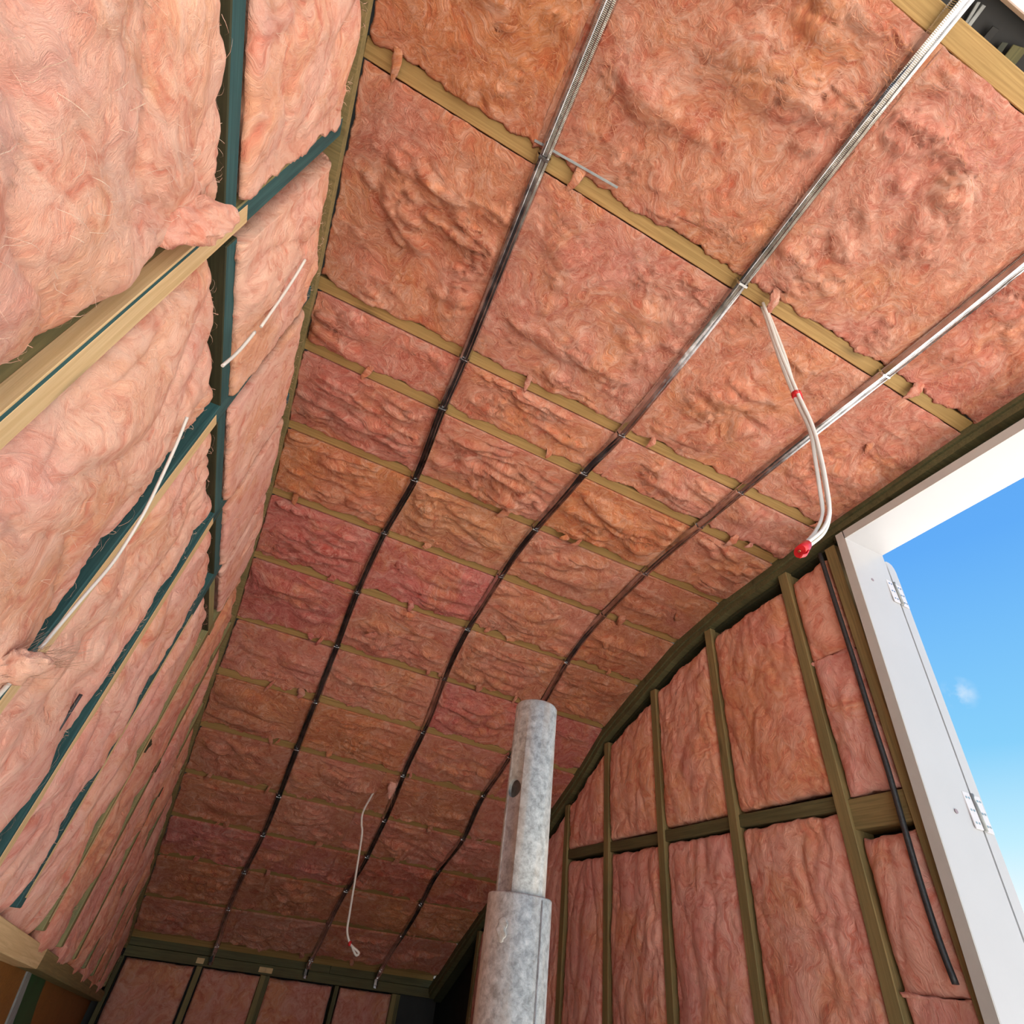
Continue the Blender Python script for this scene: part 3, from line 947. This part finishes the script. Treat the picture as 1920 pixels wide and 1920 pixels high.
# left wall: cells between studs, upper and lower rows
for k in range(len(SL) - 1):
    ya, yb = SL[k] + .024, SL[k + 1] - .024
    if k == 0: yb = .570
    if k == 1: ya, yb = .655, 1.060
    zn = .965
    rows = []
    zt0 = min(zc(ya), zc(yb)) - .075
    zb0 = (-.9 if k < 3 else -.02 - (yb - 1.84) * .1 + .002)
    if zt0 > zn + .2:
        rows = [('lower', zb0, zn - .026, 'below'), ('upper', zn + .026, None, 'above')]
    else:
        rows = [('lower', zb0, None, 'below')]
    for nm, z0, z1, rel in rows:
        V0 = (z1 - z0) if z1 else None
        U = yb - ya
        Vn = V0 or (max(zc(ya), zc(yb)) - .075 - z0)
        def base(u, v, ya=ya, z0=z0, z1=z1, Vn=Vn, U=U):
            y = ya + u
            if z1 is None:
                zt = np.interp(y, jy, jz) - .075
                z = z0 + (zt - z0) * v / Vn
            else:
                z = z0 + v
            return np.stack([np.full_like(y, XL), y, z], -1)
        tn = 'pale' if k < 3 else ('palerose' if k < 5 else ('salmon' if k % 2 else 'rose'))
        far = k >= 4
        E = dict(u0=(-.001, .004, .05, -.03), u1=(-.010 if k < 4 else -.045, .016 if k < 4 else .028, .055, -.034),
                 v0=(-.002, .010, .035, -.02), v1=(-.010, .024, .06, -.045))
        if nm == 'upper': E['v0'] = (.004, .010, .03, .001)
        where = f"{rel} the nog," if len(rows) > 1 else "from trimmer to plate,"
        lab = f"{WORD[tn]} wool batt {where} {ORD[k]} left wall cell from camera"
        batt(lab, tn, base, np.array([1., 0, 0]), U, Vn, E, h0=.0 if k < 2 else -.002, amp=.66, rough=.55, bulge=.035 if k < 2 else .016,
             res=.008 if k < 3 else .01, stretch=(1.25, .7), wisps=int(170 * U * Vn / .3) if k < 3 else int(160 * U * Vn / .3), back=.08, flow=math.pi / 2, mat='wallwool')

# right wall
ys = [1.112] + SR
RT = [('wall', 'wallrose'), ('wallorange', 'wallrose')] + [('wall', 'wallrose')] * 6
for k in range(len(ys) - 1):
    ya, yb = ys[k] + .024, ys[k + 1] - .026
    zn = .585 if k else .535
    hz = .026 if k else .047
    parts = []
    if min(zc(ya), zc(yb)) - .13 > zn + .2:
        if k == 0:
            parts = [('lowest piece below black cable', -.9, .095, 'wallrose'), ('middle piece under the nog', .10, zn - hz - .01, 'wallrose'),
                     ('piece just above the nog', zn + hz, 1.055, 'wallrose'), ('top piece under the plate', 1.06, None, 'wall')]
        else:
            parts = [('lower piece', -.9, zn - hz, RT[k][1]), ('upper piece', zn + hz, None, RT[k][0])]
    else:
        parts = [('full height', -.9, None, RT[k][1])]
    for nm, z0, z1, tn in parts:
        U = yb - ya
        Vn = (z1 - z0) if z1 else max(zc(ya), zc(yb)) - .125 - z0
        def base(u, v, ya=ya, z0=z0, z1=z1, Vn=Vn):
            y = ya + u
            if z1 is None:
                zt = np.interp(y, jy, jz) - .125
                z = z0 + (zt - z0) * v / Vn
            else:
                z = z0 + v
            return np.stack([np.full_like(y, XR), y, z], -1)
        E = dict(u0=(-.002, .007, .03, -.035), u1=(-.001, .003, .03, -.03),
                 v0=(-.002, .008, .025, -.03), v1=(-.006, .010, .03, -.035))
        if nm.startswith('piece just'): E['v0'] = (-.006, .008, .02, -.02)
        if nm.startswith(('lowest', 'piece just')): E['v1'] = (.006, .006, .02, -.006)
        if nm.startswith(('middle', 'top')): E['v0'] = (.003, .004, .02, -.018)
        lab = f"{WORD[tn]} wool batt, {nm}, {ORD[k]} right wall cell from door"
        batt(lab, tn, base, np.array([-1., 0, 0]), U, Vn, E, h0=-.010, amp=.33, bulge=.020, res=.008, stretch=(1.3, .65),
             wisps=int(220 * U * Vn / .3), back=.08, flow=math.pi / 2, mat='wallwool')

# far wall
fx = [-.41, .085, .535, 1.055, 1.512, XR + .08]
for k in range(4):
    xa, xb = fx[k] + .026, fx[k + 1] - .030
    U = xb - xa; z0, z1 = -.95, -.182
    def base(u, v, xa=xa, z0=z0):
        return np.stack([xa + u, np.full_like(u, YF + .004), z0 + v], -1)
    E = dict(u0=(-.001, .003, .03, -.03), u1=(-.001, .003, .03, -.03), v0=(0, .005, .03, -.03), v1=(-.003, .005, .03, -.03))
    batt(f"dim rose pink wool batt in the {ORD[k]} far wall cell from the left", 'rose', base, np.array([0, -1., 0]), U, z1 - z0, E,
         h0=-.006, amp=.45, bulge=.015, res=.011, stretch=(1.2, .8), wisps=60, back=.08, mat='wallwool')

# ------------------------------------------------------------------ steel ceiling battens
def batten(c, label, y_start, roll):
    root = empty('ceiling_batten', (BX[c][1], jy[1], jz[1]))
    tag(root, label, 'batten', 'steel ceiling battens')
    path, fr = [], []
    ctrl = []
    for i in range(NJ):
        x = BX[c][i]
        yl, zl, yr, zr = JOIST[i]
        a = (x - XL) / (XR - XL)
        p = Vector((x, yl + (yr - yl) * a, zl + (zr - zl) * a))
        t = tang(p.y); nd = Vector((0, t.z, -t.y))
        ctrl.append((p - t * .022 + nd * .009, nd, i))
    rg = random.Random(50 + c)
    pts = []
    # start beyond the first joist, end at the far plate
    p0 = ctrl[0][0] + Vector((0, y_start - ctrl[0][0].y, 0))
    seq = [(p0, ctrl[0][1])] + [(p, n_) for p, n_, _ in ctrl]
    last = seq[-1]
    seq.append((last[0] + Vector((.002, .085, -.055)), last[1]))
    P = catmull([s[0] for s in seq], 8)
    rolls = [rg.uniform(-roll, roll) for _ in seq]
    for i, p in enumerate(P):
        s = min(i // 8, len(seq) - 2); f = i / 8 - s
        nd = (seq[s][1] * (1 - f) + seq[s + 1][1] * f).normalized()
        ra = rolls[s] * (1 - f) + rolls[s + 1] * f + .22 * math.sin(f * math.pi) * (1 if (s + c) % 2 else -1) * (roll > .2)
        t = (P[min(i + 1, len(P) - 1)] - P[max(i - 1, 0)]).normalized()
        A = t.cross(nd).normalized()
        nd = A.cross(t).normalized()
        A2 = A * math.cos(ra) + nd * math.sin(ra)
        N2 = nd * math.cos(ra) - A * math.sin(ra)
        path.append(p); fr.append((A2, N2))
    o_ = [(-.0185, .000), (-.0165, .004), (-.0135, .0205), (-.0070, .0215), (-.0045, .0165), (.0045, .0165), (.0070, .0215), (.0135, .0205), (.0165, .004), (.0185, .000)]
    i_ = [(a * .93, b - .0012) for a, b in o_[::-1]]
    sweep('channel', path, fr, o_ + i_, M['batten'], root)
    for p, nd, i in ctrl[1:]:
        t = tang(p.y)
        A = Vector((1, 0, 0))
        pr = [(-.021, -.010), (-.0195, .012), (-.0145, .0235), (.0145, .0235), (.0195, .012), (.021, -.010), (.0185, -.010), (.0172, .011), (.0135, .0222), (-.0135, .0222), (-.0172, .011), (-.0185, -.010)]
        a = -.012 if i % 2 else 0.006
        sweep('clip', [p + t * (a), p + t * (a + .006)], [(A, nd)] * 2, pr, M['steel'], root)
    e = seq[-1][0]
    sweep('end_clip', [e + Vector((0, -.012, .020)), e + Vector((0, .012, -.012)), e + Vector((.003, .018, -.045)), e + Vector((.002, .010, -.062))],
          [(Vector((1, 0, 0)), Vector((0, -.8, -.6)))] * 4, [(-.014, 0), (.014, 0), (.014, .003), (.004, .008), (-.014, .003)], M['steel'], root)
    return root
batten(0, 'left one of three galvanised steel ceiling battens, nearest the left wall', -.24, .18)
batten(1, 'middle one of three galvanised steel ceiling battens, bright crumpled near end', -.26, .30)
batten(2, 'right one of three galvanised steel ceiling battens, passing behind the steel prop', -.24, .30)
# metal strap lying along the joist beside the left batten
def strap():
    a, b = onz(1.624, 1002, 263), onz(1.610, 1158, 352)
    o = beam('metal_strap', a, b, Vector((0, 0, -1)), .006, .002, M['grey'], None, bev=.0004)
    tag(o, 'thin metal strap lying along a joist beside the left ceiling batten', 'strap')
strap()

# ------------------------------------------------------------------ steel prop
def prop():
    cx, cy = .281, .603
    root = empty('steel_prop', (cx, cy, ZF))
    tag(root, 'galvanised telescopic steel prop standing in the foreground, tapering to a thinner upper tube', 'prop')
    def pipe(name, r, th, z0, z1, rim=.002):
        bm = bmesh.new()
        n = 64
        prof_ = [(r, z0), (r, z1 - rim), (r - rim * .4, z1 - rim * .3), (r - rim, z1), (r - th, z1), (r - th, z0)]
        rings = [[bm.verts.new((a * math.cos(2 * math.pi * k / n), a * math.sin(2 * math.pi * k / n), z)) for k in range(n)] for a, z in prof_]
        for q in range(len(rings)):
            A, B = rings[q], rings[(q + 1) % len(rings)]
            for k in range(n):
                f = bm.faces.new((A[k], A[(k + 1) % n], B[(k + 1) % n], B[k])); f.smooth = q in (0, 4, 1, 2)
        bmesh.ops.recalc_face_normals(bm, faces=list(bm.faces))
        me = bpy.data.meshes.new(name); bm.to_mesh(me); bm.free()
        o = bpy.data.objects.new(name, me); COL.objects.link(o)
        me.materials.append(M['galv'])
        return o
    zt = .262
    inner = pipe('inner_tube', .0255, .004, -.35, zt, .004)
    # drill the pin hole through the inner tube
    bm = bmesh.new()
    bmesh.ops.create_cone(bm, cap_ends=True, segments=24, radius1=.0095, radius2=.0095, depth=.2)
    me = bpy.data.meshes.new('cut'); bm.to_mesh(me); bm.free()
    cut = bpy.data.objects.new('cut', me); COL.objects.link(cut)
    cut.matrix_basis = Matrix.Translation((0, 0, .160)) @ Vector((-1, -.38, 0)).to_track_quat('Z', 'Y').to_matrix().to_4x4()
    md = inner.modifiers.new('hole', 'BOOLEAN'); md.operation = 'DIFFERENCE'; md.object = cut; md.solver = 'EXACT'
    bpy.context.view_layer.update()
    dg = bpy.context.evaluated_depsgraph_get()
    nm = bpy.data.meshes.new_from_object(inner.evaluated_get(dg))
    inner.modifiers.clear(); inner.data = nm
    bpy.data.objects.remove(cut)
    outer = pipe('outer_tube', .0325, .0038, 0.0, .065 - ZF, .0015)
    outer.data.transform(Matrix.Translation((0, 0, ZF)))
    for o in (inner, outer):
        o.parent = root
        o.location = (0, 0, -ZF)
    # weld scar and seam on the outer tube, base plate
    bm = bmesh.new()
    bmesh.ops.create_icosphere(bm, subdivisions=3, radius=1.0)
    for v in bm.verts:
        d = 1 + .25 * math.sin(v.co.z * 7 + v.co.x * 5)
        v.co = Vector((v.co.x * .0055 * d, v.co.y * .0010 * d, v.co.z * .010))
    for f in bm.faces: f.smooth = True
    a = math.atan2(-.62, -.78)
    bm.transform(Matrix.Translation((.0325 * math.cos(a), .0325 * math.sin(a), .035 - ZF + .0)) @ Matrix.Rotation(a + math.pi / 2, 4, 'Z'))
    me = bpy.data.meshes.new('weld_scar'); bm.to_mesh(me); bm.free()
    o = bpy.data.objects.new('weld_scar', me); COL.objects.link(o); me.materials.append(M['galv']); o.parent = root
    a = math.atan2(-.95, .30)
    p = Vector((.0325 * math.cos(a), .0325 * math.sin(a), 0))
    s = tube('weld_seam', [p + Vector((0, 0, .02)), p + Vector((0, 0, .062 - ZF))], .0011, M['galv'], None, smooth_path=False)
    s.parent = root
    pl = box('base_plate', (0, 0, .004), (.14, .14, .008), M['galv'], None, bev=.002)
    pl.parent = root
prop()

# ------------------------------------------------------------------ cables
def cable_bundle():
    Y = .468
    px = [(1412, 512), (1422, 540), (1442, 590), (1466, 660), (1496, 738), (1524, 800), (1540, 860), (1552, 920), (1556, 960), (1545, 995), (1512, 1024)]
    c = [ony(Y + .014 * max(0, 3 - i) / 3, *q) for i, q in enumerate(px)]
    root = empty('cable_bundle', c[0])
    tag(root, 'white electrical cable bundle with red tape hanging from the ceiling near the door', 'cable')
    side = (c[5] - c[0]).cross(Vector((0, 1, 0))).normalized()
    n = len(c)
    offs = [([0, -.001, -.010, -.017, -.003, -.004, -.005, -.004, -.006, -.005, -.004], .006),
            ([.004, .008, .012, .010, .004, .004, .003, .004, .004, .005, .005], -.002),
            ([-.003, .003, .004, .004, .001, -.001, .006, .009, .008, .010, .003], .010)]
    for o_, dy in offs:
        tube('cable', [c[i] + side * -o_[i] + Vector((0, dy, 0)) for i in range(n)], .0042, M['cable'], root, flat=.75, n=8)
    d = (c[5] - c[3]).normalized()
    tube('red_tape', [c[4] - d * .007 + Vector((0, .004, 0)), c[4] + d * .007 + Vector((0, .004, 0))], .0115, M['red'], root, smooth_path=False, flat=.9, seg=12)
    tube('tape_tail', [c[4] + d * .002 - side * -.009, c[4] + d * .012 - side * -.0095, c[4] + d * .020 - side * -.008], .0022, M['red'], root, flat=.5)
    d = (c[10] - c[9]).normalized()
    e = c[10]
    tube('red_tape', [e - d * .006 + Vector((0, .004, 0)), e + d * .022 + Vector((0, .004, 0))], .0125, M['red'], root, smooth_path=False, flat=.7, seg=12)
    tube('tape_tail', [e + d * .008 + Vector((.006, 0, -.006)), e + d * .018 + Vector((.004, 0, -.010)), e + d * .028 + Vector((-.002, 0, -.011))], .005, M['red'], root, flat=.25)
    for q in (-.003, .004):
        tube('copper_core', [e + d * .020 + Vector((q, .002, q * .5)), e + d * .0245 + Vector((q, .002, q * .5))], .0022, M['copper'], root, smooth_path=False)
cable_bundle()
def loop_cable():
    Y = 3.56
    px = [(716, 1457), (699, 1488), (681, 1522), (678, 1545), (679, 1562), (672, 1610), (664, 1660), (656, 1710), (651, 1745), (656, 1768), (661, 1775), (670, 1783), (673, 1788), (668, 1791), (663, 1783), (660, 1774)]
    c = [ony(Y + .09 * max(0, 2 - i) / 2, *q) for i, q in enumerate(px)]
    root = empty('looped_cable', c[0])
    tag(root, 'single thin white cable with a looped end hanging from the far part of the ceiling', 'cable')
    tube('cable', c, .0058, M['cable'], root, n=6)
    tube('red_tape', [c[9] + Vector((0, 0, .008)), c[9] - Vector((0, 0, .012))], .0085, M['red'], root, smooth_path=False)
loop_cable()
def wall_cables():
    a = [onx(XL + .030, *q) for q in [(351, 782), (332, 830), (305, 890), (268, 965), (215, 1050), (160, 1115), (115, 1168), (75, 1216)]]
    tag(tube('wall_cable', a, .0030, M['cable'], None), 'long white cable running down across the left wall batts below the nog', 'cable')
    a = [onx(XL + .034, *q) for q in [(48, 1240), (22, 1275), (-10, 1312), (-60, 1370)]]
    tag(tube('wall_cable', a, .0036, M['cable'], None), 'short white cable end below the loose tuft at the left edge', 'cable')
    a = [onx(XL + .040, *q) for q in [(572, 487), (556, 514), (536, 545), (512, 580), (489, 613)]]
    tag(tube('wall_cable', a, .0034, M['cable'], None), 'short upper length of white cable tucked in the batt above the nog', 'cable')
    a = [onx(XL + .042, *q) for q in [(478, 622), (462, 642), (442, 664), (417, 686)]]
    tag(tube('wall_cable', a, .0034, M['cable'], None), 'short lower length of white cable ending at the teal nog', 'cable')
    a = [onx(XR - .014, *q) for q in [(1537, 1038), (1566, 1130), (1600, 1236), (1640, 1365), (1664, 1440), (1690, 1532), (1724, 1650), (1760, 1762), (1792, 1846)]]
    o = tube('black_cable', a, .0085, M['black'], None, seg=10)
    tag(o, 'thick black taped cable running down the right wall beside the door frame', 'cable')
    a = [onx(XL + .016, *q) for q in [(152, 1302), (120, 1352), (82, 1412), (40, 1478), (-20, 1560)]]
    tag(tube('black_cable', a, .0038, M['black'], None), 'black cable showing through a split in the left wall batts', 'cable')
wall_cables()

# ------------------------------------------------------------------ loose tufts
def tuft(label, p, d, L, r, tint, seed, stray=90):
    rg = np.random.default_rng(seed)
    K, R = 26, 22
    d = Vector(d).normalized()
    A = d.cross(Vector((.2, .3, .9))).normalized(); B = d.cross(A)
    V_ = []
    for i in range(K + 1):
        t = i / K
        rad = r * (math.sin(math.pi * (t * .985 + .01)) ** .55) * (1 - .30 * t)
        c = Vector(p) + d * (L * t) + Vector((0, 0, -.012 * t * t))
        for k in range(R):
            a = 2 * math.pi * k / R
            n1 = float(pn(np.array([a * 1.3 + seed]), np.array([t * 5.0]))[0]); n2 = float(pn(np.array([a * 4 + seed]), np.array([t * 9.0]))[0])
            rr = rad * (1 + .45 * n1 + .3 * n2)
            V_.append(c + A * (rr * math.cos(a)) + B * (rr * .55 * math.sin(a)))
    idx = np.arange((K + 1) * R).reshape(K + 1, R)
    q = np.stack([idx[:-1], np.roll(idx[:-1], -1, 1), np.roll(idx[1:], -1, 1), idx[1:]], -1).reshape(-1, 4)
    V_ = np.array([tuple(v) for v in V_]); org = V_.mean(0)
    me = np_mesh('insulation_tuft', V_ - org, q)
    o = bpy.data.objects.new('insulation_tuft', me); COL.objects.link(o); o.location = org
    me.materials.append(M['wallwool']); o.color = (*TINT[tint], 1)
    tag(o, label, 'insulation')
    # stray fibres
    S = []
    if not stray: return
    m, KK = stray, 6
    for j in range(m):
        t0 = rg.uniform(.2, 1.0); a = rg.uniform(0, 6.28)
        c = Vector(p) + d * (L * t0) + A * (math.cos(a) * r * .7 * (1 - .4 * t0)) + B * (math.sin(a) * r * .45 * (1 - .4 * t0))
        dd = (d + A * rg.normal(0, .35) + B * rg.normal(0, .35)).normalized()
        for k in range(KK):
            cc = c + dd * (.011 * k) + A * (.003 * math.sin(k * .9 + j))
            wv = .0007 * (1 - k / KK * .8)
            sd_ = dd.cross(B).normalized() * wv
            S += [cc - sd_, cc + sd_]
    S = np.array([tuple(v) for v in S])
    bi = np.arange(m)[:, None] * (KK * 2) + np.arange(KK - 1)[None] * 2
    q = np.stack([bi, bi + 1, bi + 3, bi + 2], -1).reshape(-1, 4)
    me = np_mesh('loose_fibres', S - org, q)
    f = bpy.data.objects.new('loose_fibres', me); COL.objects.link(f); f.parent = o
    me.materials.append(M['wool']); f.color = (.86, .6, .5, 1); f['kind'] = 'stuff'
p0 = onx(XL + .02, -40, 1265)
p1 = onx(XL + .080, 114, 1232)
tuft('pale fibrous tuft of glass wool sticking out over the white cable at left edge', p0, p1 - p0, (p1 - p0).length, .036, 'pale', 5)
a, b = onx(XL - .01, 270, 440), onx(XL + .045, 450, 388)
tuft('pink pointed batt corner flopping over the nog end at the planed stud', a, b - a, (b - a).length, .042, 'pale', 9, 0)
a, b = ony(3.58, 744, 1438), ony(3.46, 731, 1494)
tuft('small pale tuft hanging beside the middle batten above the looped cable', a, b - a, (b - a).length, .034, "palerose", 12)
